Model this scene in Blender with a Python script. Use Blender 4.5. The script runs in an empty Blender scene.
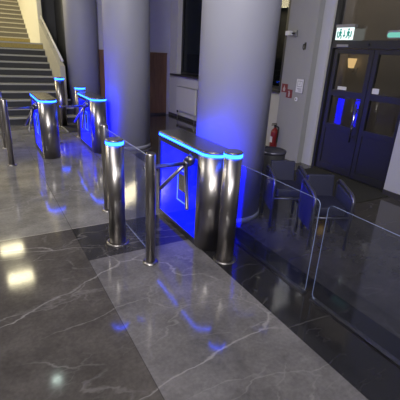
import bpy, bmesh, math, random
from mathutils import Vector, Matrix
random.seed(4)
SC = bpy.context.scene
COL = SC.collection
PI = math.pi
CAM_H = 1.75

# ------------------------------------------------------------------ materials
def new_mat(name):
    m = bpy.data.materials.new(name); m.use_nodes = True
    nt = m.node_tree
    for n in list(nt.nodes): nt.nodes.remove(n)
    out = nt.nodes.new('ShaderNodeOutputMaterial')
    return m, nt, out

def N(nt, t, **kw):
    n = nt.nodes.new(t)
    for k, v in kw.items():
        if k in n.inputs.keys(): n.inputs[k].default_value = v
        else: setattr(n, k, v)
    return n

def rgb(c): return (c[0], c[1], c[2], 1.0)

def simple(name, col, rough=.5, metal=0., emit=None, estr=0., var=.08, scale=6., bump=0., spec=.5):
    """Principled surface with a soft noise variation in tone and roughness."""
    m, nt, out = new_mat(name)
    p = N(nt, 'ShaderNodeBsdfPrincipled')
    p.inputs['Metallic'].default_value = metal
    p.inputs['Roughness'].default_value = rough
    p.inputs['Specular IOR Level'].default_value = spec
    tc = N(nt, 'ShaderNodeTexCoord')
    no = N(nt, 'ShaderNodeTexNoise'); no.inputs['Scale'].default_value = scale; no.inputs['Detail'].default_value = 4
    nt.links.new(tc.outputs['Object'], no.inputs['Vector'])
    mx = N(nt, 'ShaderNodeMix', data_type='RGBA')
    mx.inputs['A'].default_value = rgb([c*(1-var) for c in col]); mx.inputs['B'].default_value = rgb([min(1, c*(1+var)) for c in col])
    nt.links.new(no.outputs['Fac'], mx.inputs['Factor'])
    nt.links.new(mx.outputs['Result'], p.inputs['Base Color'])
    if bump:
        b = N(nt, 'ShaderNodeBump'); b.inputs['Strength'].default_value = bump; b.inputs['Distance'].default_value = .01
        nt.links.new(no.outputs['Fac'], b.inputs['Height']); nt.links.new(b.outputs['Normal'], p.inputs['Normal'])
    if emit:
        p.inputs['Emission Color'].default_value = rgb(emit); p.inputs['Emission Strength'].default_value = estr
    nt.links.new(p.outputs[0], out.inputs[0])
    return m

def brushed(name, col, rough=.28):
    m, nt, out = new_mat(name)
    p = N(nt, 'ShaderNodeBsdfPrincipled'); p.inputs['Metallic'].default_value = 1
    p.inputs['Base Color'].default_value = rgb(col)
    tc = N(nt, 'ShaderNodeTexCoord'); mp = N(nt, 'ShaderNodeMapping'); mp.inputs['Scale'].default_value = (40, 40, .6)
    no = N(nt, 'ShaderNodeTexNoise'); no.inputs['Scale'].default_value = 1.5; no.inputs['Detail'].default_value = 3
    nt.links.new(tc.outputs['Object'], mp.inputs['Vector']); nt.links.new(mp.outputs[0], no.inputs['Vector'])
    mr = N(nt, 'ShaderNodeMapRange'); mr.inputs['To Min'].default_value = rough-.012; mr.inputs['To Max'].default_value = rough+.015
    nt.links.new(no.outputs['Fac'], mr.inputs['Value']); nt.links.new(mr.outputs[0], p.inputs['Roughness'])
    nt.links.new(p.outputs[0], out.inputs[0])
    return m

def emission(name, col, s):
    m, nt, out = new_mat(name)
    e = N(nt, 'ShaderNodeEmission'); e.inputs['Color'].default_value = rgb(col); e.inputs['Strength'].default_value = s
    nt.links.new(e.outputs[0], out.inputs[0]); return m

def glass(name, tint=(.9, .93, .95), haze=.02, hazecol=(.4, .45, .6), ior=1.45, rough=.0):
    """Thin architectural glass: clear transmission, Fresnel mirror, a little diffuse haze."""
    m, nt, out = new_mat(name)
    t = N(nt, 'ShaderNodeBsdfTransparent'); t.inputs['Color'].default_value = rgb(tint)
    g = N(nt, 'ShaderNodeBsdfGlossy'); g.inputs['Roughness'].default_value = rough
    d = N(nt, 'ShaderNodeBsdfDiffuse'); d.inputs['Color'].default_value = rgb(hazecol)
    tc = N(nt, 'ShaderNodeTexCoord'); no = N(nt, 'ShaderNodeTexNoise'); no.inputs['Scale'].default_value = 3; no.inputs['Detail'].default_value = 5
    nt.links.new(tc.outputs['Object'], no.inputs['Vector'])
    mu = N(nt, 'ShaderNodeMath', operation='MULTIPLY'); mu.inputs[1].default_value = haze*2
    nt.links.new(no.outputs['Fac'], mu.inputs[0])
    m1 = N(nt, 'ShaderNodeMixShader'); nt.links.new(mu.outputs[0], m1.inputs[0]); nt.links.new(t.outputs[0], m1.inputs[1]); nt.links.new(d.outputs[0], m1.inputs[2])
    fr = N(nt, 'ShaderNodeFresnel')
    # a thin sheet mirrors alike from both faces
    ge = N(nt, 'ShaderNodeNewGeometry')
    io = N(nt, 'ShaderNodeMapRange'); io.inputs['To Min'].default_value = ior; io.inputs['To Max'].default_value = 1/ior
    nt.links.new(ge.outputs['Backfacing'], io.inputs['Value']); nt.links.new(io.outputs[0], fr.inputs['IOR'])
    m2 = N(nt, 'ShaderNodeMixShader'); nt.links.new(fr.outputs[0], m2.inputs[0]); nt.links.new(m1.outputs[0], m2.inputs[1]); nt.links.new(g.outputs[0], m2.inputs[2])
    nt.links.new(m2.outputs[0], out.inputs[0]); return m

def marble_floor():
    m, nt, out = new_mat('marble_floor')
    L = nt.links.new
    p = N(nt, 'ShaderNodeBsdfPrincipled')
    tc = N(nt, 'ShaderNodeTexCoord'); sep = N(nt, 'ShaderNodeSeparateXYZ'); L(tc.outputs['Object'], sep.inputs[0])
    X, Y = sep.outputs[0], sep.outputs[1]
    def mth(op, a, b=None):
        n = N(nt, 'ShaderNodeMath', operation=op)
        for i, v in enumerate((a, b)):
            if v is None: continue
            if isinstance(v, (int, float)): n.inputs[i].default_value = v
            else: L(v, n.inputs[i])
        return n.outputs[0]
    gt = lambda a, b: mth('GREATER_THAN', a, b)
    lt = lambda a, b: mth('LESS_THAN', a, b)
    mul = lambda *a: mth('MULTIPLY', a[0], a[1]) if len(a) == 2 else mth('MULTIPLY', mul(*a[:-1]), a[-1])
    def mixc(f, a, b):
        n = N(nt, 'ShaderNodeMix', data_type='RGBA')
        if isinstance(f, (int, float)): n.inputs['Factor'].default_value = f
        else: L(f, n.inputs['Factor'])
        for k, v in (('A', a), ('B', b)):
            if isinstance(v, tuple): n.inputs[k].default_value = rgb(v)
            else: L(v, n.inputs[k])
        return n.outputs['Result']
    panel = mul(gt(X, .643), lt(X, 1.655), lt(Y, 2.95))
    rightband = gt(X, 1.655)
    crossband = mul(gt(X, .643), gt(Y, 2.95), lt(Y, 3.65))
    outer = gt(X, 2.28)
    far = gt(Y, 3.65)
    base = mixc(panel, (.078, .070, .066), (.135, .127, .130))
    base = mixc(far, base, (.19, .182, .17))  # paler tone beyond the seam stands in for reflections of the stairs
    base = mixc(crossband, base, (.035, .033, .035))
    base = mixc(mul(rightband, lt(Y, 3.65)), base, (.015, .0145, .017))
    base = mixc(outer, base, (.052, .047, .043))
    # cloudiness
    n1 = N(nt, 'ShaderNodeTexNoise'); n1.inputs['Scale'].default_value = 2.2; n1.inputs['Detail'].default_value = 8; n1.inputs['Roughness'].default_value = .68
    L(tc.outputs['Object'], n1.inputs['Vector'])
    mr = N(nt, 'ShaderNodeMapRange'); mr.inputs['From Min'].default_value = .3; mr.inputs['From Max'].default_value = .7; mr.inputs['To Min'].default_value = .6; mr.inputs['To Max'].default_value = 1.42
    L(n1.outputs['Fac'], mr.inputs['Value'])
    n3 = N(nt, 'ShaderNodeTexNoise'); n3.inputs['Scale'].default_value = 40; n3.inputs['Detail'].default_value = 5
    L(tc.outputs['Object'], n3.inputs['Vector'])
    mr3 = N(nt, 'ShaderNodeMapRange'); mr3.inputs['To Min'].default_value = .7; mr3.inputs['To Max'].default_value = 1.3
    L(n3.outputs['Fac'], mr3.inputs['Value'])
    tone = mul(mr.outputs[0], mr3.outputs[0])
    vm = N(nt, 'ShaderNodeVectorMath', operation='SCALE'); L(base, vm.inputs[0]); L(tone, vm.inputs['Scale'])
    col = vm.outputs[0]
    # veins: warped cell borders, broken up by a second noise
    def veins(scale, width, warp, thr, off):
        mp = N(nt, 'ShaderNodeMapping'); mp.inputs['Location'].default_value = off; mp.inputs['Rotation'].default_value = (0, 0, .7); mp.inputs['Scale'].default_value = (.55, 1.15, 1)
        L(tc.outputs['Object'], mp.inputs['Vector'])
        nz = N(nt, 'ShaderNodeTexNoise'); nz.inputs['Scale'].default_value = 3.0; nz.inputs['Detail'].default_value = 5; nz.inputs['Roughness'].default_value = .5
        L(mp.outputs[0], nz.inputs['Vector'])
        sc = N(nt, 'ShaderNodeVectorMath', operation='SCALE'); sc.inputs['Scale'].default_value = warp; L(nz.outputs['Color'], sc.inputs[0])
        ad = N(nt, 'ShaderNodeVectorMath', operation='ADD'); L(mp.outputs[0], ad.inputs[0]); L(sc.outputs[0], ad.inputs[1])
        vo = N(nt, 'ShaderNodeTexVoronoi', feature='DISTANCE_TO_EDGE'); vo.inputs['Scale'].default_value = scale; L(ad.outputs[0], vo.inputs['Vector'])
        a = N(nt, 'ShaderNodeMapRange'); a.inputs['From Min'].default_value = 0; a.inputs['From Max'].default_value = width; a.inputs['To Min'].default_value = 1; a.inputs['To Max'].default_value = 0
        L(vo.outputs['Distance'], a.inputs['Value'])
        nb = N(nt, 'ShaderNodeTexNoise'); nb.inputs['Scale'].default_value = 2.3; nb.inputs['Detail'].default_value = 3; L(ad.outputs[0], nb.inputs['Vector'])
        b = N(nt, 'ShaderNodeMapRange'); b.inputs['From Min'].default_value = thr; b.inputs['From Max'].default_value = thr+.14; L(nb.outputs['Fac'], b.inputs['Value'])
        return mul(a.outputs[0], b.outputs[0])
    v1 = veins(.9, .0085, .30, .42, (5.3, 2.9, 0))
    v2 = veins(2.1, .022, .5, .45, (7.3, 4.2, 0))
    v3 = veins(5.5, .04, .5, .50, (1.3, 9.2, 0))
    v = mth('MAXIMUM', mth('MAXIMUM', v1, mul(v2, .5)), mul(v3, .3))
    vin = mul(v, mth('SUBTRACT', 1.0, mul(rightband, .72)))
    col = mixc(mul(vin, .5), col, (.40, .38, .38))
    # slab joints
    def seam(c, at, w):
        return lt(mth('ABSOLUTE', mth('SUBTRACT', c, at)), w)
    s = mul(seam(Y, 3.65, .006), lt(X, 1.655))
    col = mixc(mul(s, .8), col, (.36, .34, .30))
    s2 = mth('MAXIMUM', seam(X, .643, .003), seam(X, 1.655, .003))
    col = mixc(mul(s2, .5), col, (.02, .02, .02))
    fm = mth('ABSOLUTE', mth('SUBTRACT', mth('MODULO', mth('ADD', Y, 20.0), 1.2), .6))
    s3 = mul(lt(fm, .003), gt(X, 2.28))
    fx = mth('ABSOLUTE', mth('SUBTRACT', mth('MODULO', mth('ADD', X, 20.0), 1.2), .6))
    s4 = mul(lt(fx, .003), gt(X, 2.28))
    col = mixc(mul(mth('MAXIMUM', s3, s4), .6), col, (.015, .015, .015))
    L(col, p.inputs['Base Color'])
    n4 = N(nt, 'ShaderNodeTexNoise'); n4.inputs['Scale'].default_value = 5; n4.inputs['Detail'].default_value = 6; L(tc.outputs['Object'], n4.inputs['Vector'])
    rr = N(nt, 'ShaderNodeMapRange'); rr.inputs['To Min'].default_value = .045; rr.inputs['To Max'].default_value = .13; L(n4.outputs['Fac'], rr.inputs['Value'])
    L(rr.outputs[0], p.inputs['Roughness'])
    p.inputs['Specular IOR Level'].default_value = .5
    L(p.outputs[0], out.inputs[0])
    return m

def wood_mat():
    m, nt, out = new_mat('wood_veneer'); L = nt.links.new
    p = N(nt, 'ShaderNodeBsdfPrincipled'); p.inputs['Roughness'].default_value = .45
    tc = N(nt, 'ShaderNodeTexCoord'); mp = N(nt, 'ShaderNodeMapping'); mp.inputs['Scale'].default_value = (9, 9, .7)
    L(tc.outputs['Object'], mp.inputs['Vector'])
    no = N(nt, 'ShaderNodeTexNoise'); no.inputs['Scale'].default_value = 2; no.inputs['Detail'].default_value = 6; no.inputs['Distortion'].default_value = 1.2
    L(mp.outputs[0], no.inputs['Vector'])
    cr = N(nt, 'ShaderNodeValToRGB'); cr.color_ramp.elements[0].color = (.105, .052, .026, 1); cr.color_ramp.elements[1].color = (.20, .105, .052, 1)
    cr.color_ramp.elements[0].position = .3; cr.color_ramp.elements[1].position = .7
    L(no.outputs['Fac'], cr.inputs[0]); L(cr.outputs[0], p.inputs['Base Color']); L(p.outputs[0], out.inputs[0]); return m

def brick_mat():
    m, nt, out = new_mat('night_brickwork'); L = nt.links.new
    p = N(nt, 'ShaderNodeBsdfPrincipled'); p.inputs['Roughness'].default_value = .9
    tc = N(nt, 'ShaderNodeTexCoord'); mp = N(nt, 'ShaderNodeMapping'); mp.inputs['Rotation'].default_value = (PI/2, 0, PI/2)
    sx = N(nt, 'ShaderNodeSeparateXYZ'); cx = N(nt, 'ShaderNodeCombineXYZ')
    L(tc.outputs['Object'], sx.inputs[0]); L(sx.outputs[1], cx.inputs[0]); L(sx.outputs[2], cx.inputs[1])
    b = N(nt, 'ShaderNodeTexBrick'); b.inputs['Scale'].default_value = 2.2
    b.inputs['Color1'].default_value = (.05, .055, .065, 1); b.inputs['Color2'].default_value = (.04, .045, .055, 1); b.inputs['Mortar'].default_value = (.02, .02, .03, 1)
    L(cx.outputs[0], b.inputs['Vector']); L(b.outputs['Color'], p.inputs['Base Color']); L(p.outputs[0], out.inputs[0]); return m

M = {}
M['floor'] = marble_floor()
M['column'] = simple('painted_column', (.265, .268, .325), .55, var=.05, scale=3)
M['steel'] = brushed('brushed_steel', (.33, .31, .30), .30)
M['steel_dark'] = brushed('dark_steel', (.16, .16, .18), .3)
M['chrome'] = simple('polished_steel_tube', (.55, .55, .58), .16, 1., var=.04)
M['lid'] = simple('smoked_top', (.20, .19, .19), .24, .8, var=.06)
M['led'] = emission('cyan_light_strip', (.009, .062, 1.0), 19.0)
M['blue'] = None
M['glass'] = glass('clear_barrier_glass', (.86, .88, .92), .012, (.25, .28, .45))
M['gedge'] = simple('glass_edge', (.22, .26, .40), .2, emit=(.30, .42, .95), estr=.10)  # light caught in the glass rim, put in as faint emission
M['gedge_dim'] = simple('glass_edge_dim', (.3, .33, .40), .25, emit=(.4, .5, .7), estr=.05)  # rim light put in as weaker emission for the lane panels
M['wall'] = simple('white_wall_paint', (.46, .45, .44), .7, var=.04)
M['wall_grey'] = simple('grey_wall_paint', (.27, .27, .28), .65, var=.04)
M['wall_lav'] = simple('pale_grey_reveal_paint', (.42, .42, .48), .65, var=.04)
M['wall_dark'] = simple('dark_grey_wall_paint', (.10, .10, .104), .7, var=.05)
M['hatchframe'] = simple('blue_lit_frame', (.2, .3, .6), .3, emit=(.05, .2, 1), estr=.9)  # steel frame; the panel's blue light is put into colour and glow
M['glass_lane'] = glass('lane_glass', (.84, .86, .93), .035, (.22, .26, .60))  # stronger bluish haze imitates blue light on the pane
M['cream'] = simple('cream_wall_paint', (.74, .71, .58), .65, var=.04)
M['parapet'] = simple('beige_parapet_plaster', (.40, .38, .32), .7, var=.05)
M['ceiling'] = simple('ceiling_paint', (.30, .30, .31), .8, var=.03)
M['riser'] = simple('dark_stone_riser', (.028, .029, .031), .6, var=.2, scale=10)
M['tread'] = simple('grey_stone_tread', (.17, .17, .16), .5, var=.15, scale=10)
M['tread_up'] = simple('warm_lit_tread', (.32, .29, .22), .5, var=.15, scale=10)  # warm light on the upper flight put into the stone colour
M['riser_up'] = simple('warm_lit_riser', (.17, .155, .115), .6, var=.15, scale=10)  # upper risers, with the same warm light put into the colour
M['nosing'] = simple('pale_stair_nosing', (.34, .34, .31), .45, var=.15, scale=20)
M['yellow'] = simple('worn_yellow_tactile', (.32, .25, .07), .6, var=.35, scale=25)
M['nosing_up'] = simple('warm_lit_nosing', (.50, .47, .36), .45, var=.12, scale=20)  # brighter upper nosing, warm light put into the colour
M['wood'] = wood_mat()
M['doorframe'] = simple('anthracite_door_metal', (.017, .017, .018), .42, var=.1)
M['doorglass'] = glass('door_glass', (.62, .62, .64), .01, (.1, .1, .12), ior=1.6)
M['winframe'] = simple('black_window_metal', (.010, .011, .013), .4)
M['winglass'] = glass('night_window_glass', (.35, .38, .38), .02, (.1, .1, .12), ior=1.22)
M['brick'] = brick_mat()
M['beige'] = simple('beige_vestibule_paint', (.30, .27, .225), .8, var=.12, scale=2)
M['white'] = simple('white_plastic', (.70, .70, .70), .4, var=.03)
M['paper'] = simple('printed_paper', (.62, .62, .66), .6, var=.03)
M['ink'] = simple('grey_ink', (.20, .20, .24), .7)
M['red'] = simple('red_enamel', (.20, .010, .012), .35, var=.08)
M['redsign'] = simple('red_sign_plastic', (.17, .016, .018), .5, var=.08)
M['signwhite'] = simple('white_pictogram', (.40, .34, .34), .5)
M['black'] = simple('black_rubber', (.012, .012, .014), .5)
M['sill'] = simple('dark_sill_stone', (.04, .037, .04), .35)
M['rad'] = simple('radiator_enamel', (.50, .49, .47), .4, var=.02)
M['mat'] = simple('entrance_mat_pile', (.020, .019, .016), .95, var=.3, scale=60, bump=.4)
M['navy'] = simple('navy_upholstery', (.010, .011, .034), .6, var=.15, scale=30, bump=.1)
M['navy_lit'] = simple('lit_navy_upholstery', (.028, .031, .085), .55, var=.12, scale=30)  # the navy cloth again, with light on it put into the colour
M['tube'] = simple('grey_tube_frame', (.10, .10, .14), .35, .7, var=.05)
M['binm'] = simple('dark_bin_plastic', (.03, .03, .035), .45)
M['exitlit'] = emission('lit_exit_face', (.86, 1.0, .98), 1.25)
M['exitgreen'] = emission('lit_exit_pictogram', (.0, .36, .30), .7)
M['teal'] = emission('lit_teal_face', (.25, .75, .62), .8)
M['warm'] = emission('warm_panel_light', (1.0, .90, .58), 22.)
M['cool'] = emission('cool_downlight', (.8, 1.0, .9), 22.)
M['amber'] = emission('stand_in_glow', (1.0, .66, .26), 2.0)  # glow of the lamp added behind the door
M['metalgrey'] = simple('grey_metal', (.30, .30, .32), .4, .6)

def blue_panel(lo=7.5, hi=17.0):
    m, nt, out = new_mat('blue_lit_acrylic'); L = nt.links.new
    p = N(nt, 'ShaderNodeBsdfPrincipled'); p.inputs['Base Color'].default_value = (.004, .008, .05, 1); p.inputs['Roughness'].default_value = .12
    tc = N(nt, 'ShaderNodeTexCoord'); sx = N(nt, 'ShaderNodeSeparateXYZ'); L(tc.outputs['Object'], sx.inputs[0])
    mr = N(nt, 'ShaderNodeMapRange'); mr.inputs['From Min'].default_value = .1; mr.inputs['From Max'].default_value = .9; mr.inputs['To Min'].default_value = lo; mr.inputs['To Max'].default_value = hi
    no = N(nt, 'ShaderNodeTexNoise'); no.inputs['Scale'].default_value = 2.5; L(tc.outputs['Object'], no.inputs['Vector'])
    ad = N(nt, 'ShaderNodeMath', operation='MULTIPLY_ADD'); ad.inputs[1].default_value = .8*lo; L(no.outputs['Fac'], ad.inputs[0])
    L(sx.outputs[2], mr.inputs['Value']); L(mr.outputs[0], ad.inputs[2])
    p.inputs['Emission Color'].default_value = (.001, .0022, 1, 1); L(ad.outputs[0], p.inputs['Emission Strength'])
    L(p.outputs[0], out.inputs[0]); return m
M['blue'] = blue_panel(); M['blue_soft'] = blue_panel(1.2, .55)
M['blue_soft'].node_tree.nodes['Principled BSDF'].inputs['Emission Color'].default_value = (.001, .006, 1, 1)

# ------------------------------------------------------------------ mesh helpers
def box(bm, x0, y0, z0, x1, y1, z1, mi=0):
    vs = [bm.verts.new((x, y, z)) for z in (z0, z1) for x, y in ((x0, y0), (x1, y0), (x1, y1), (x0, y1))]
    fs = [(0, 3, 2, 1), (4, 5, 6, 7), (0, 1, 5, 4), (1, 2, 6, 5), (2, 3, 7, 6), (3, 0, 4, 7)]
    for f in fs:
        fc = bm.faces.new([vs[i] for i in f]); fc.material_index = mi

def prism(bm, pts, a0, a1, axis='z', mi=0, side_mi=None):
    """Extrude a 2-D outline along an axis (x: pts are y,z; y: pts are x,z; z: pts are x,y)."""
    def P(p, a):
        return {'z': (p[0], p[1], a), 'x': (a, p[0], p[1]), 'y': (p[0], a, p[1])}[axis]
    A = [bm.verts.new(P(p, a0)) for p in pts]; B = [bm.verts.new(P(p, a1)) for p in pts]
    f = bm.faces.new(A[::-1]); f.material_index = mi
    f = bm.faces.new(B); f.material_index = mi
    n = len(pts)
    for i in range(n):
        f = bm.faces.new((A[i], A[(i+1) % n], B[(i+1) % n], B[i])); f.material_index = mi if side_mi is None else side_mi
        if n > 12: f.smooth = True

def lathe(bm, prof, cx=0, cy=0, seg=32, mi=0):
    rings = []
    for r, z in prof:
        rings.append([bm.verts.new((cx+r*math.cos(2*PI*k/seg), cy+r*math.sin(2*PI*k/seg), z)) for k in range(seg)])
    for a, b in zip(rings, rings[1:]):
        for k in range(seg):
            f = bm.faces.new((a[k], a[(k+1) % seg], b[(k+1) % seg], b[k])); f.smooth = True; f.material_index = mi
    bm.faces.new(rings[0][::-1]).material_index = mi
    bm.faces.new(rings[-1]).material_index = mi

def tube(bm, pts, r, seg=10, mi=0, r1=None):
    pts = [Vector(p) for p in pts]; rings = []
    up = Vector((0, 0, 1))
    for i, p in enumerate(pts):
        d = (pts[min(i+1, len(pts)-1)]-pts[max(i-1, 0)]).normalized()
        u = d.cross(up)
        if u.length < 1e-3: u = d.cross(Vector((1, 0, 0)))
        u.normalize(); v = d.cross(u)
        rr = r if r1 is None else r+(r1-r)*i/(len(pts)-1)
        rings.append([bm.verts.new(p+u*rr*math.cos(2*PI*k/seg)+v*rr*math.sin(2*PI*k/seg)) for k in range(seg)])
    for a, b in zip(rings, rings[1:]):
        for k in range(seg):
            f = bm.faces.new((a[k], a[(k+1) % seg], b[(k+1) % seg], b[k])); f.smooth = True; f.material_index = mi
    bm.faces.new(rings[0][::-1]).material_index = mi; bm.faces.new(rings[-1]).material_index = mi

def fillet(pts, r, n=5):
    """Round the inner corners of a 3-D polyline."""
    pts = [Vector(p) for p in pts]; out = [pts[0]]
    for a, b, c in zip(pts, pts[1:], pts[2:]):
        d1 = (a-b).normalized(); d2 = (c-b).normalized(); q = min(r, (a-b).length*.49, (c-b).length*.49)
        p0, p1 = b+d1*q, b+d2*q
        for i in range(n+1):
            t = i/n; out.append((p0*(1-t)**2)+(b*2*t*(1-t))+(p1*t*t))
    out.append(pts[-1]); return out

def rrect(x0, y0, x1, y1, r, n=6):
    o = []
    for cx, cy, a in ((x1-r, y0+r, -PI/2), (x1-r, y1-r, 0), (x0+r, y1-r, PI/2), (x0+r, y0+r, PI)):
        for i in range(n+1):
            t = a+PI/2*i/n; o.append((cx+r*math.cos(t), cy+r*math.sin(t)))
    return o

def obj(name, bm, mats, parent=None, bevel=0, loc=None):
    bmesh.ops.recalc_face_normals(bm, faces=bm.faces)
    me = bpy.data.meshes.new(name); bm.to_mesh(me); bm.free()
    o = bpy.data.objects.new(name, me); COL.objects.link(o)
    for m in (mats if isinstance(mats, (list, tuple)) else [mats]): me.materials.append(m)
    if parent: o.parent = parent
    if loc: o.location = loc
    if bevel:
        b = o.modifiers.new('edge', 'BEVEL'); b.width = bevel; b.segments = 2; b.limit_method = 'ANGLE'; b.angle_limit = math.radians(50)
    return o

def BM(): return bmesh.new()
def bx(name, d, mat, parent=None, bevel=0):
    bm = BM(); box(bm, *d); return obj(name, bm, mat, parent, bevel)
def tag(o, label, cat, group=None):
    o['label'] = label; o['category'] = cat
    if group: o['group'] = group
    return o
def thing(name, label, cat, loc=(0, 0, 0), rz=0, group=None):
    o = bpy.data.objects.new(name, None); o.empty_display_size = .1; COL.objects.link(o); o.location = loc; o.rotation_euler = (0, 0, rz)
    return tag(o, label, cat, group)
def struct(o): o['kind'] = 'structure'; return o
def copy_tree(o, parent=None):
    c = o.copy(); COL.objects.link(c)
    if parent: c.parent = parent
    for ch in list(o.children): copy_tree(ch, c)
    return c
def dup(root, loc, label, rz=None, group=None):
    r = copy_tree(root); r.location = loc; r['label'] = label
    if rz is not None: r.rotation_euler = (0, 0, rz)
    if group: r['group'] = group
    return r

# ------------------------------------------------------------------ setting
XW = 4.967      # plane of the entrance wall
CEIL = 5.0
struct(bx('floor', (-4, -3, -.1, 8.2, 10.5, 0), M['floor']))
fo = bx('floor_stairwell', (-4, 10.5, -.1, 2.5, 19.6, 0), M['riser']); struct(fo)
struct(bx('ceiling', (-4.2, -3.2, CEIL, 8.3, 19.8, CEIL+.1), M['ceiling']))
struct(bx('wall_left', (-4.2, -3.2, 0, -4, 19.8, CEIL), M['wall']))
struct(bx('wall_front', (-4, -3.2, 0, 8.3, -3, CEIL), M['wall_grey']))
bm = BM(); box(bm, 2.5, 10.5, 0, XW+.2, 10.7, CEIL); struct(obj('wall_back', bm, M['wall_lav']))
bm = BM(); box(bm, 2.5, 10.7, 0, 2.7, 14.2, CEIL); box(bm, 1.97, 14.0, 0, 2.5, 14.2, CEIL); struct(obj('wall_stairwell', bm, M['wall_dark']))
struct(bx('wall_far', (-4, 19.6, 0, 2.7, 19.8, CEIL), M['cream']))

# right wall with door and window openings
bm = BM()
T = XW+.22
W1 = (8.75, 10.05, 1.2, 3.4); W2 = (5.545, 7.3, 1.2, 3.4); DO = (3.06, 4.575, 0, 3.2)
for a, b in ((-3, DO[0]), (DO[1], W2[0]), (W2[1], W1[0]), (W1[1], 10.5)): box(bm, XW, a, 0, T, b, CEIL)
for w in (W1, W2):
    box(bm, XW, w[0], 0, T, w[1], w[2]); box(bm, XW, w[0], w[3], T, w[1], CEIL)
box(bm, XW, DO[0], DO[3], T, DO[1], CEIL)
struct(obj('wall_right', bm, M['wall']))
# pilaster carrying the signs, with a stepped left edge
bm = BM(); box(bm, XW-.13, 4.79, 0, XW+.02, 5.42, CEIL); box(bm, XW-.07, 5.42, 0, XW+.02, 5.53, CEIL)
struct(obj('wall_pilaster', bm, M['wall_grey'], bevel=.004))
bm = BM(); box(bm, XW-.015, 4.585, 0, XW+.01, 4.79, CEIL); struct(obj('trim_1', bm, M['wall_lav']))
bm = BM(); box(bm, XW-.10, 2.0, 0, XW+.01, 3.05, CEIL); struct(obj('trim_2', bm, M['wall_lav']))
struct(bx('baseboard_right', (XW-.115, 1.0, 0, XW-.1, 3.05, .08), M['sill']))
bm = BM(); box(bm, XW-.012, 5.66, 0, XW, 10.5, .08); struct(obj('baseboard_right', bm, M['sill']))

def window(name, w, mull):
    r = bpy.data.objects.new(name, None); COL.objects.link(r); struct(r)
    y0, y1, z0, z1 = w; x = XW+(.14 if name == 'window_1' else -.05)
    bm = BM(); f = .06
    for d in ((y0, y0+f, z0, z1), (y1-f, y1, z0, z1), (y0+f, y1-f, z0, z0+f), (y0+f, y1-f, z1-f, z1)): box(bm, x, d[0], d[2], x+.06, d[1], d[3])
    for m in mull: box(bm, x+.003, m-.03, z0+f, x+.057, m+.03, z1-f)
    obj('window_frame', bm, M['winframe'], r)
    bx('window_pane', (x+.025, y0+f, z0+f, x+.033, y1-f, z1-f), M['winglass'], r)
    bx('window_sill', (XW-.09, y0-.28 if name == 'window_1' else y0, z0-.045, XW+.14, y1+.25 if name == 'window_1' else y1+.1, z0), M['sill'], r)
window('window_1', W1, ())
window('window_2', W2, (6.7,))
bm = BM(); box(bm, 7.9, 5.2, 0, 8.1, 10.5, CEIL); struct(obj('wall_outside', bm, M['brick']))

# vestibule behind the entrance door
bm = BM(); box(bm, 6.3, 1.6, 0, 6.45, 5.4, CEIL); box(bm, T, 5.3, 0, 6.3, 5.4, CEIL); box(bm, T, 1.6, 0, 6.3, 1.7, CEIL); struct(obj('wall_vestibule', bm, M['beige']))

# columns
def column(cx, cy, r):
    bm = BM(); lathe(bm, [(r, 0), (r, CEIL)], 0, 0, 96)
    bmesh.ops.recalc_face_normals(bm, faces=bm.faces)
    o = obj('column', bm, M['column']); o.location = (cx, cy, 0); struct(o)
    bm = BM(); lathe(bm, [(r+.012, 0), (r+.012, .05), (r+.002, .06)], 0, 0, 96); obj('base_ring', bm, M['column'], o)
column(2.41, 3.45, .395); column(2.46, 7.02, .415); column(2.48, 10.5, .40)

# ------------------------------------------------------------------ stairs
XS = 1.85
st = bpy.data.objects.new('staircase', None); COL.objects.link(st); struct(st)
RZ, TR = .165, .30
bm = BM()
def flight(bm, y0, z0, n, x0, xr, tread, back):
    for i in range(1, n+1):
        y = y0+(i-1)*tread; z = z0+i*RZ
        x1 = xr(i)
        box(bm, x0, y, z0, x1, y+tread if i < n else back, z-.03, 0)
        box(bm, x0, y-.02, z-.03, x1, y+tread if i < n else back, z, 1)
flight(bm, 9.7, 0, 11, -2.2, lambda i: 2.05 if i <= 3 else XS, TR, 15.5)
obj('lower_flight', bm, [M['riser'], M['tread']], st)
for i in range(1, 12):
    y = 9.7+(i-1)*TR; z = i*RZ
    bx('nosing', (-2.2, y-.027, z-.034, 2.05 if i <= 3 else XS, y+.045, z+.004), M['nosing'], st)
bx('tactile_strip', (-2.2, 12.675, 1.66, XS, 12.701, 1.782), M['yellow'], st); bx('tactile_strip', (-2.2, 15.47, 1.84, XS, 15.501, 1.945), M['yellow'], st)
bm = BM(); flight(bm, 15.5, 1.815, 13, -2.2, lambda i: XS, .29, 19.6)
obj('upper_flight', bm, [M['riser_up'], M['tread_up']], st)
for i in range(1, 14):
    y = 15.5+(i-1)*.29; z = 1.815+i*RZ
    bx('nosing', (-2.2, y-.027, z-.03, XS, y+.05, z+.004), M['nosing_up'], st)
# stairwell side wall and the parapet with its handrail
bm = BM(); box(bm, XS, 13.1, 0, XS+.12, 19.6, CEIL); struct(obj('wall_stair_side', bm, M['cream']))
bm = BM(); prism(bm, [(10.25, 0), (10.25, 1.30), (13.1, 2.47), (13.1, 0)], XS, XS+.12, 'x'); struct(obj('wall_parapet', bm, M['parapet']))
hr = thing('handrail', 'pale metal handrail running up along the stair parapet', 'handrail', (XS+.06, 10.2, 1.3))
bm = BM(); tube(bm, [(0, 0, .13), (0, 2.75, 1.26)], .026, 12); obj('rail', bm, M['white'], hr)
for k in range(4):
    y = .25+k*.75; z = .13+y*.411
    bm = BM(); tube(bm, [(0, y, z-.13), (0, y, z)], .010, 8); obj('bracket', bm, M['metalgrey'], hr)

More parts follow.
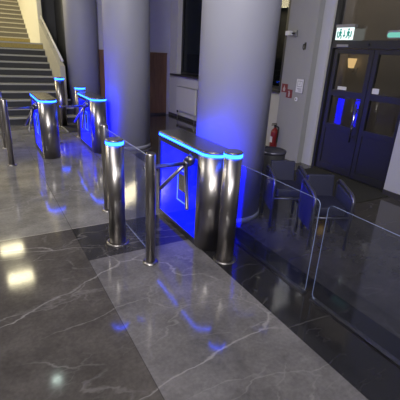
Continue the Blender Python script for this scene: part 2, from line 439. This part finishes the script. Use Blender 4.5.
# ------------------------------------------------------------------ bollards
def make_bollard(label, loc, R=.078, Ht=1.02):
    t = thing('reader_bollard', label, 'bollard', loc, 0, 'round steel reader bollards')
    bm = BM(); lathe(bm, [(R, 0.012), (R, Ht-.048)], 0, 0, 40); obj('pillar', bm, M['steel'], t)
    bm = BM(); lathe(bm, [(R+.002, Ht-.048), (R+.003, Ht-.045), (R+.003, Ht-.022), (R+.002, Ht-.018)], 0, 0, 40); obj('light_ring', bm, M['led'], t)
    bm = BM(); lathe(bm, [(R+.001, Ht-.018), (R+.001, Ht-.006), (R-.006, Ht)], 0, 0, 40); obj('cap', bm, M['lid'], t)
    bm = BM(); lathe(bm, [(R+.03, 0), (R+.03, .006), (R+.022, .012), (R, .012)], 0, 0, 40); obj('base_flange', bm, M['steel'], t)
    return t
b0 = make_bollard('steel bollard with glowing ring left of the glass panel, free standing in the lane', (.985, 3.19, 0))
b1 = dup(b0, (1.765, 2.47, 0), 'steel bollard with glowing ring touching the front of the nearest turnstile')
b2 = make_bollard('far bollard whose glowing ring shows behind the turnstile beside the second column', (1.80, 8.03, 0), .10, 1.02)
b3 = make_bollard('farthest bollard with glowing ring at the foot of the stair parapet', (1.65, 9.36, 0), .10, 1.10)

# ------------------------------------------------------------------ tripod turnstiles
TW, TL, TH = .28, 1.08, .965
def outline(inset=0, n=14):
    """Plan of the cabinet: square back with small rounds, a half-round front."""
    r = TW/2; o = []
    for i in range(n+1):
        a = PI+PI*i/n; o.append((r+(r-inset)*math.cos(a), r+(r-inset)*math.sin(a)))
    q = .03
    for cx, cy, a0 in ((TW-q, TL-q, 0), (q, TL-q, PI/2)):
        for i in range(5):
            a = a0+PI/2*i/4; o.append((cx+(q-inset)*math.cos(a), cy+(q-inset)*math.sin(a)))
    return o
def make_turnstile(label, loc):
    t = thing('tripod_turnstile', label, 'turnstile', loc, 0, 'tripod turnstiles with blue side panels')
    r = TW/2
    # half-round steel front
    bm = BM(); pts = []
    for i in range(19):
        a = PI+PI*i/18; pts.append((r+r*math.cos(a), r+r*math.sin(a)))
    pts += [(TW, .20), (TW-.02, .20), (TW-.02, .17), (.02, .17), (.02, .20), (0, .20)]
    prism(bm, pts, .0, TH-.046); obj('front_column', bm, M['steel'], t)
    # frame: plinth, head rail, back post
    bm = BM()
    box(bm, .0, .20, 0, TW, TL, .06); box(bm, 0, .20, TH-.10, TW, TL, TH-.046)
    box(bm, 0, TL-.035, .06, TW, TL, TH-.10)
    box(bm, .11, .20, .06, .17, TL-.035, TH-.10)
    obj('body_frame', bm, M['steel_dark'], t, bevel=.003)
    bx('side_panel', (.012, .2, .06, .03, TL-.035, TH-.10), M['blue_soft'], t)
    bx('side_panel', (TW-.03, .2, .06, TW-.012, TL-.035, TH-.10), M['blue'], t)
    # light strip along the left edge and round the front
    bm = BM(); o = outline(-.002); prism(bm, o, TH-.046, TH-.022)
    obj('light_strip', bm, M['led'], t)
    bm = BM(); prism(bm, outline(0), TH-.022, TH-.004); prism(bm, outline(.008), TH-.004, TH); obj('top_cover', bm, M['lid'], t)
    # service window low in the side panel
    bm = BM(); box(bm, .004, .40, .34, .012, .60, .68); h = obj('service_hatch', bm, M['blue_soft'], t)
    bm = BM()
    for d in ((.40, .412, .34, .68), (.588, .60, .34, .68), (.412, .588, .34, .352), (.412, .588, .665, .68)): box(bm, .0, d[0], d[2], .0045, d[1], d[3])
    obj('hatch_frame', bm, M['hatchframe'], h)
    bx('hatch_screen', (.001, .43, .46, .0042, .57, .63), M['lid'], h)
    # tripod head on the left side: axis points out and down, one arm level
    hy, hz = .325, .82
    bm = BM(); tube(bm, [(.03, hy, hz+.03), (-.045, hy, hz-.015)], .055, 20, r1=.045); tube(bm, [(-.04, hy, hz-.012), (-.07, hy, hz-.035)], .045, 20, r1=.03)
    hub = obj('tripod_hub', bm, M['steel_dark'], t)
    ax = Vector((-1, 0, -1)).normalized(); base = Vector((-1, 0, 0))
    c = Vector((-.055, hy, hz-.02))
    for k, ang in enumerate((0, 116, -116)):
        d = Matrix.Rotation(math.radians(ang), 3, ax) @ base
        ln = .42 if k == 0 else .46
        bm = BM(); tube(bm, [c+d*.02, c+d*(ln-.01), c+d*ln], .0185, 14, r1=.0155); obj('tripod_arm', bm, M['steel'], hub)
    return t
t0 = make_turnstile('nearest tripod turnstile with bright blue side, standing before the large column', (1.637, 2.63, 0))
dup(t0, (.80, 6.42, 0), 'far tripod turnstile with pale shining top, standing in front of the stairs')
dup(t0, (1.65, 6.52, 0), 'far tripod turnstile with dark top beside the second column')

# ------------------------------------------------------------------ glass lane barriers between posts
def make_lane_barrier(label, loc, L):
    t = thing('glass_lane_barrier', label, 'barrier', loc, 0, 'glass lane barriers on steel posts')
    for y in (0, L):
        bm = BM(); lathe(bm, [(.042, .01), (.042, .985), (.036, 1.0)], 0, y, 28); p = obj('post', bm, M['steel'], t)
        bm = BM(); lathe(bm, [(.068, 0), (.068, .008), (.044, .018)], 0, y, 28); obj('base_flange', bm, M['steel'], p)
    bm = BM(); prism(bm, rrect(.04, .10, L-.04, .965, .02), -.005, .005, 'x', 0, 1); obj('glass_panel', bm, [M['glass_lane'], M['gedge_dim']], t)
    for z in (.28, .80):
        for y in (.05, L-.05):
            bx('glass_clamp', (-.014, y-.03, z-.025, .014, y+.02 if y < .5 else y+.03, z+.025), M['steel_dark'], t, bevel=.003)
    return t
make_lane_barrier('clear glass panel between two steel posts beside the nearer bollard', (1.125, 2.70, 0), 1.28)
make_lane_barrier('glass barrier and posts cut by the left picture edge before the stairs', (.30, 6.27, 0), 1.15)

# ------------------------------------------------------------------ frameless glass balustrade
def make_rail(label, y0, y1):
    t = thing('glass_balustrade_panel', label, 'glass balustrade', (2.055, y0, 0), 0, 'frameless glass balustrade panels')
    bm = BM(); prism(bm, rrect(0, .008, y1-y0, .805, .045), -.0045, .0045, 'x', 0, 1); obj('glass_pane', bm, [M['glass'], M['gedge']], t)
    bx('floor_channel', (-.022, 0, 0, .022, y1-y0, .012), M['steel_dark'], t)
    return t
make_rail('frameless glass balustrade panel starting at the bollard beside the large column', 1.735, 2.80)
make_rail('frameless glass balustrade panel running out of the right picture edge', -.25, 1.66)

# ------------------------------------------------------------------ entrance door
def frame_bm(bm, x0, x1, y0, y1, z0, z1, f, ft=None, fb=None):
    ft = f if ft is None else ft; fb = f if fb is None else fb
    box(bm, x0, y0, z0, x1, y0+f, z1); box(bm, x0, y1-f, z0, x1, y1, z1)
    box(bm, x0, y0+f, z0, x1, y1-f, z0+fb); box(bm, x0, y0+f, z1-ft, x1, y1-f, z1)
dr = bpy.data.objects.new('door_1', None); COL.objects.link(dr); struct(dr)
xd = XW+.02
bm = BM(); frame_bm(bm, xd, xd+.12, DO[0], DO[1], 0, 3.2, .05, .06, .004)
box(bm, xd-.01, DO[0]+.05, 1.945, xd+.12, DO[1]-.05, 2.055)
obj('door_frame', bm, M['doorframe'], dr, bevel=.003)
bx('transom_pane', (xd+.05, DO[0]+.05, 2.055, xd+.06, DO[1]-.05, 3.14), M['doorglass'], dr)
def leaf(y0, y1, handle_y):
    bm = BM(); s = .075; x0, x1 = xd+.03, xd+.085
    box(bm, x0, y0, .01, x1, y0+s, 1.94); box(bm, x0, y1-s, .01, x1, y1, 1.94)
    for a, b in ((1.87, 1.94), (1.235, 1.325), (.70, .79), (.01, .12)): box(bm, x0, y0+s, a, x1, y1-s, b)
    box(bm, x0+.012, y0+s, .12, x1-.012, y1-s, .70)
    lf = obj('door_leaf', bm, M['doorframe'], dr, bevel=.003)
    bx('upper_pane', (x0+.022, y0+s, 1.325, x0+.030, y1-s, 1.87), M['doorglass'], lf)
    bx('lower_pane', (x0+.022, y0+s, .79, x0+.030, y1-s, 1.235), M['doorglass'], lf)
    if handle_y:
        bm = BM(); tube(bm, [(x0-.065, handle_y, .58), (x0-.065, handle_y, 1.16)], .014, 12)
        for z in (.66, 1.08): tube(bm, [(x0-.065, handle_y, z), (x0+.005, handle_y, z)], .010, 8)
        obj('pull_handle', bm, M['chrome'], lf)
leaf(3.775, 4.50, 3.85); leaf(3.115, 3.765, None)
tag(bx('notice_plate', (xd+.044, 4.16, 1.335, xd+.051, 4.33, 1.385), M['paper']), 'small white notice on the left door pane above its middle rail', 'notice')
tag(bx('notice_plate', (xd+.044, 3.58, 1.335, xd+.051, 3.69, 1.41), M['paper']), 'small white notice on the right door pane above its middle rail', 'notice')
tag(bx('header_label', (xd-.018, 4.22, 1.965, xd-.009, 4.44, 2.0), M['metalgrey']), 'pale grey strip label on the dark door header under the exit sign', 'label')
bm = BM(); tube(bm, [(xd-.03, 3.86, 2.0), (xd-.008, 3.86, 2.0)], .018, 14); tag(obj('door_sensor', bm, M['winframe']), 'small dark sensor knob centred on the door header', 'sensor')

# exit sign: lit face with two walking figures either side of an arrow
def disc(bm, cx, cz, r, x, seg=12):
    vs = [bm.verts.new((x, cx+r*math.cos(2*PI*k/seg), cz+r*math.sin(2*PI*k/seg))) for k in range(seg)]; bm.faces.new(vs)
def poly(bm, pts, x): bm.faces.new([bm.verts.new((x, a, b)) for a, b in pts])
def bar(bm, p, q, w, x):
    a = Vector(p); b = Vector(q); d = (b-a).normalized(); n = Vector((-d.y, d.x))*w
    poly(bm, [tuple(a+n), tuple(b+n), tuple(b-n), tuple(a-n)], x)
ex = thing('exit_sign', 'lit white exit sign with teal pictograms over the entrance door', 'sign', (XW-.05, 4.115, 2.06))
bx('housing', (-.02, -.01, .17, .06, .33, .215), M['metalgrey'], ex, bevel=.004)
bx('light_face', (-.008, 0, 0, .006, .32, .17), M['exitlit'], ex)
bm = BM(); x = -.0095
def runner(bm, c, s):
    disc(bm, c, .142, .016, x)
    for p, q, w in (((c, .122), (c-.006*s, .075), .011), ((c-.004*s, .08), (c+.026*s, .048), .007), ((c+.026*s, .048), (c+.020*s, .018), .006),
                    ((c-.006*s, .078), (c-.020*s, .045), .007), ((c-.020*s, .045), (c-.040*s, .028), .006), ((c, .115), (c+.028*s, .09), .005), ((c, .115), (c-.028*s, .095), .005)):
        bar(bm, p, q, w*1.5, x)
runner(bm, .085, -1); runner(bm, .235, -1)
bar(bm, (.16, .135), (.16, .06), .008, x); poly(bm, [(.135, .068), (.185, .068), (.16, .03)], x)
for c in (.035, .285): bar(bm, (c, .12), (c, .04), .010, x)
obj('pictogram', bm, M['exitgreen'], ex)
e2 = thing('lit_sign', 'rounded teal lit sign at the right picture edge above the door header', 'sign', (XW-.04, 3.22, 2.075))
bm = BM(); prism(bm, rrect(0, 0, .34, .10, .04), -.01, .03, 'x'); obj('housing', bm, M['metalgrey'], e2)
bm = BM(); prism(bm, rrect(.012, .012, .328, .075, .03), -.014, -.01, 'x'); obj('light_face', bm, M['teal'], e2)

# ------------------------------------------------------------------ things on the pilaster
XP = XW-.13
f1 = thing('fire_sign', 'red square fire sign with white flame, upper of the stepped pair', 'sign', (XP, 5.275, 1.185), 0, 'red fire equipment signs')
bx('plate', (-.008, 0, 0, 0, .145, .145), M['redsign'], f1)
bm = BM(); x = -.0095
poly(bm, [(.05, .02), (.10, .02), (.112, .055), (.09, .09), (.082, .125), (.06, .085), (.045, .06)], x); obj('pictogram', bm, M['signwhite'], f1)
f2 = thing('fire_sign', 'red square fire sign with white extinguisher, lower of the stepped pair', 'sign', (XP, 5.14, 1.10), 0, 'red fire equipment signs')
bx('plate', (-.008, 0, 0, 0, .145, .145), M['redsign'], f2)
bm = BM(); prism(bm, rrect(.05, .018, .088, .10, .012), -.0095, -.0085, 'x'); bar(bm, (.069, .10), (.069, .122), .008, x); bar(bm, (.069, .118), (.10, .105), .005, x); obj('pictogram', bm, M['signwhite'], f2)
nt_ = thing('evacuation_plan', 'framed white notice with small grey drawing on the pilaster', 'notice', (XP, 4.88, 1.205))
bm = BM(); frame_bm(bm, -.012, 0, 0, .19, 0, .245, .012); obj('frame', bm, M['metalgrey'], nt_)
bx('sheet', (-.008, .012, .012, -.001, .178, .233), M['paper'], nt_)
bm = BM(); x = -.009
for p, q, w in (((.04, .20), (.15, .20), .004), ((.04, .20), (.04, .11), .004), ((.15, .20), (.15, .11), .004), ((.04, .11), (.15, .11), .004), ((.09, .20), (.09, .14), .003), ((.09, .15), (.13, .15), .003),
                ((.04, .075), (.15, .075), .005), ((.04, .055), (.13, .055), .004), ((.04, .035), (.11, .035), .004)): bar(bm, p, q, w, x)
obj('drawing', bm, M['ink'], nt_)
bt = thing('wall_button', 'round white button below the framed notice on the pilaster', 'button', (XP, 5.02, 1.10))
bm = BM(); tube(bm, [(0, 0, 0), (-.012, 0, 0)], .034, 24); obj('plate', bm, M['white'], bt)
bm = BM(); tube(bm, [(-.012, 0, 0), (-.02, 0, 0)], .016, 20); obj('push_cap', bm, M['metalgrey'], bt)
cm = thing('wall_mounted_camera', 'small white security camera jutting from the upper pilaster', 'camera', (XP, 5.24, 2.16))
bx('wall_bracket', (-.03, -.04, -.05, 0, .04, .05), M['metalgrey'], cm, bevel=.004)
bm = BM(); tube(bm, [(-.02, .0, 0), (-.08, .03, 0)], .012, 10); obj('arm', bm, M['winframe'], cm)
bm = BM(); box(bm, -.13, .02, -.035, -.05, .13, .035); obj('camera_body', bm, M['white'], cm, bevel=.008)
hk = thing('wall_hook', 'small dark hook fixed high on the pilaster right of the camera', 'hook', (XP, 4.98, 1.96))
bx('plate', (-.01, -.018, -.05, 0, .018, .06), M['winframe'], hk, bevel=.003)
bm = BM(); tube(bm, fillet([(-.005, 0, .03), (-.045, 0, .03), (-.05, 0, -.03), (-.025, 0, -.055)], .02), .009, 8); obj('hook_arm', bm, M['winframe'], hk)

fe = thing('fire_extinguisher', 'red fire extinguisher with black hose below the window beside the pilaster', 'extinguisher', (XW-.16, 5.44, .11))
bm = BM(); lathe(bm, [(.062, 0), (.072, .012), (.072, .33), (.06, .37), (.03, .395), (.024, .42)], 0, 0, 28); obj('cylinder', bm, M['red'], fe)
bm = BM(); lathe(bm, [(.022, .42), (.026, .43), (.026, .45), (.014, .46)], 0, 0, 16); box(bm, -.09, -.012, .46, .03, .012, .472); box(bm, -.085, -.01, .485, .02, .01, .495); obj('valve_handle', bm, M['black'], fe)
bm = BM(); tube(bm, fillet([(0, -.02, .44), (0, -.10, .44), (-.02, -.105, .15)], .05), .011, 8, r1=.014); obj('hose', bm, M['black'], fe)
bx('label_band', (-.0745, -.035, .14, -.071, .035, .25), M['paper'], fe)
bx('wall_bracket', (.06, -.03, .28, .092, .03, .34), M['metalgrey'], fe)

rd = thing('radiator', 'flat white panel radiator under the far window', 'radiator', (XW-.12, 8.68, .24))
bx('panel', (0, 0, 0, .05, 1.10, .64), M['rad'], rd, bevel=.008)
bx('top_grille', (.0, .01, .64, .10, 1.09, .652), M['metalgrey'], rd)
bx('wall_mount', (.05, .2, .1, .121, .9, .55), M['rad'], rd)
bm = BM(); tube(bm, [(.03, 1.06, 0), (.03, 1.06, -.24)], .01, 8); obj('pipe', bm, M['metalgrey'], rd)
bm = BM(); tube(bm, [(.03, .06, 0), (.03, .06, -.24)], .01, 8); obj('pipe', bm, M['metalgrey'], rd)
bm = BM(); lathe(bm, [(.018, -.06), (.024, -.05), (.024, .0), (.015, .012)], .03, 1.06, 14); obj('valve', bm, M['black'], rd)

wp = thing('wood_panel', 'brown wooden wall panel on the back wall between two columns', 'panelling', (2.75, 10.45, 0))
bx('board', (0, 0, .06, 2.10, .05, 1.70), M['wood'], wp)
bx('cap_rail', (-.005, -.015, 1.70, 2.105, .05, 1.735), M['wood'], wp)
bx('kick_strip', (0, .008, 0, 2.10, .05, .06), M['sill'], wp)

sc_ = thing('stand_in_lamp', 'added amber lamp imitating warm reflections in the upper left door pane', 'lamp', (6.30, 5.08, 1.60))  # lamp added in place of warm reflections on the pane
bx('back_plate', (-.02, -.05, -.06, 0, .05, .06), M['metalgrey'], sc_, bevel=.004)
bm = BM(); tube(bm, fillet([(-.02, 0, 0), (-.12, 0, -.02), (-.13, 0, .06)], .04), .012, 8); obj('arm', bm, M['metalgrey'], sc_)
bm = BM(); lathe(bm, [(.05, .05), (.085, .22)], -.13, 0, 24); obj('lamp_shade', bm, M['amber'], sc_)
tag(bx('entrance_mat', (3.95, 2.95, 0, XW-.02, 4.42, .012), M['mat']), 'dark entrance mat on the floor before the double door', 'mat')
fm = thing('floor_mat', 'dark mat with pale edge strip on the floor at the stair foot', 'mat', (1.62, 8.55, 0))
bx('mat_pile', (0, 0, 0, .62, .85, .012), M['mat'], fm); bx('edge_strip', (-.03, 0, 0, 0, .85, .014), M['nosing'], fm)

# ------------------------------------------------------------------ chairs beyond the balustrade
def make_chair(label, loc, rz):
    """Tub chair facing local -y, about .46 wide."""
    t = thing('tub_chair', label, 'chair', loc, rz, 'dark tub chairs behind the glass')
    w, d = .185, .20
    bm = BM(); prism(bm, rrect(-w+.04, -d+.02, w-.04, d-.03, .03), .36, .45); obj('seat', bm, M['navy'], t, bevel=.012)
    bm = BM(); prism(bm, [(d-.05, .38), (d+.0, .38), (d+.04, .66), (d+.0, .66)], -w+.045, w-.045, 'x'); obj('backrest', bm, M['navy'], t, bevel=.012)
    for s in (-1, 1):
        bm = BM(); x = s*w
        tube(bm, fillet([(x, -d, 0.012), (x, -d, .56), (x, d, .63), (x, d, .012)], .09, 6), .017, 10)
        fr = obj('arm_frame', bm, M['tube'], t)
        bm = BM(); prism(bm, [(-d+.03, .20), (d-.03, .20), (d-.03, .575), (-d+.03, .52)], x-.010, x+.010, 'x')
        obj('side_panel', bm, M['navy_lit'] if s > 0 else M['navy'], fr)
    for y in (-d+.03, d-.02):
        bm = BM(); tube(bm, [(-w, y, .34), (w, y, .34)], .012, 8); obj('cross_bar', bm, M['tube'], t)
    return t
RZC = math.radians(-26)
c0 = make_chair('dark blue tub chair standing behind the gap between the balustrade panels', (2.86, 2.36, 0), RZC)
dup(c0, (2.84, 2.92, 0), 'dark blue tub chair next to the large column behind the glass', RZC)
lb = thing('litter_bin', 'dark round-topped bin beside the large column under the fire extinguisher', 'bin', (3.35, 3.78, 0))
bm = BM(); lathe(bm, [(.15, 0), (.16, .01), (.17, .56), (.165, .58)], 0, 0, 32); obj('body', bm, M['binm'], lb)
bm = BM(); lathe(bm, [(.178, .56), (.182, .575), (.178, .60), (.15, .61), (.145, .59)], 0, 0, 32); obj('rim', bm, M['tube'], lb)

# ------------------------------------------------------------------ lights
def panel_light(name, label, loc, s, mat):
    t = thing(name, label, 'ceiling light', loc, 0, 'square warm ceiling panels')
    bx('light_face', (-s/2, -s/2, -.02, s/2, s/2, 0), mat, t)
    bm = BM()
    f = .03
    for d in ((-s/2-f, -s/2-f, s/2+f, -s/2), (-s/2-f, s/2, s/2+f, s/2+f), (-s/2-f, -s/2, -s/2, s/2), (s/2, -s/2, s/2+f, s/2)): box(bm, d[0], d[1], -.03, d[2], d[3], 0)
    obj('trim_frame', bm, M['white'], t)
panel_light('ceiling_panel_light', 'warm square ceiling light mirrored in the floor at left, farther one', (.27, 13.2, CEIL), .7, M['warm'])
panel_light('ceiling_panel_light', 'warm square ceiling light mirrored in the floor at left, nearer one', (.35, 11.2, CEIL), .7, M['warm'])
dl = thing('downlight', 'small round ceiling downlight mirrored in the floor at lower left', 'ceiling light', (.62, 6.7, CEIL))
bm = BM(); lathe(bm, [(.10, -.012), (.10, 0)], 0, 0, 24); obj('light_face', bm, M['cool'], dl)
bm = BM()
lathe(bm, [(.135, -.011), (.135, -.001)], 0, 0, 24); obj('bezel', bm, M['white'], dl)

def area(name, loc, target, size, power, col, sy=None):
    l = bpy.data.lights.new(name, 'AREA'); l.energy = power; l.color = col; l.size = size
    if sy: l.shape = 'RECTANGLE'; l.size_y = sy
    o = bpy.data.objects.new(name, l); COL.objects.link(o); o.location = loc
    d = Vector(target)-Vector(loc); o.rotation_euler = d.to_track_quat('-Z', 'Y').to_euler(); return o
area('hall_light', (-1.2, 1.5, 4.9), (-1.2, 1.5, 0), 2.5, 115, (1., .96, .93), 3.0)
area('hall_light_rear', (.2, -2.2, 4.6), (2.6, 5.5, 1.6), 3.0, 130, (.95, .95, 1.), 2.0)
area('hall_light_middle', (-2.6, 7.2, 4.9), (-1.6, 7.2, 0), 1.6, 150, (1., .96, .90), 2.0)
area('stair_light', (-2.2, 15.5, 4.9), (-.4, 15.6, 1.5), 1.6, 620, (1., .86, .54), 3.5)
area('wall_fill_light', (-2.4, -1.8, 4.4), (4.9, 9.2, 1.4), 2.0, 125, (1., .97, .95), 2.0).data.spread = math.radians(80)  # fill added behind the camera to brighten the right and back walls
area('vestibule_light', (5.8, 4.2, 4.8), (6.3, 4.4, 1.9), .6, 60, (1., .92, .78), .6)
area('street_light', (6.4, 8.5, 4.6), (7.9, 8.3, 1.5), .8, 18, (.85, .9, 1.), .8)

w = bpy.data.worlds.new('World'); SC.world = w; w.use_nodes = True
w.node_tree.nodes['Background'].inputs[0].default_value = (.10, .12, .2, 1); w.node_tree.nodes['Background'].inputs[1].default_value = .15

# ------------------------------------------------------------------ camera (yaw 30.7 deg right of +y, pitch -21.3, roll -3.07)
right = Vector((.86839255, -.49336153, .04988771)); down = Vector((-.1393573, -.33935811, -.93027717)); fwd = Vector((.47589277, .80089355, -.36344958))
cd = bpy.data.cameras.new('Camera'); cam = bpy.data.objects.new('Camera', cd); COL.objects.link(cam)
R3 = Matrix((right, -down, -fwd)).transposed()
cam.matrix_world = Matrix.Translation((0, 0, CAM_H)) @ R3.to_4x4()
cd.sensor_width = 36; cd.sensor_fit = 'HORIZONTAL'; cd.lens = 373.1/400*36; cd.clip_start = .02
SC.camera = cam
SC.view_settings.view_transform = 'Standard'
SC.view_settings.look = 'None'
SC.view_settings.exposure = 0
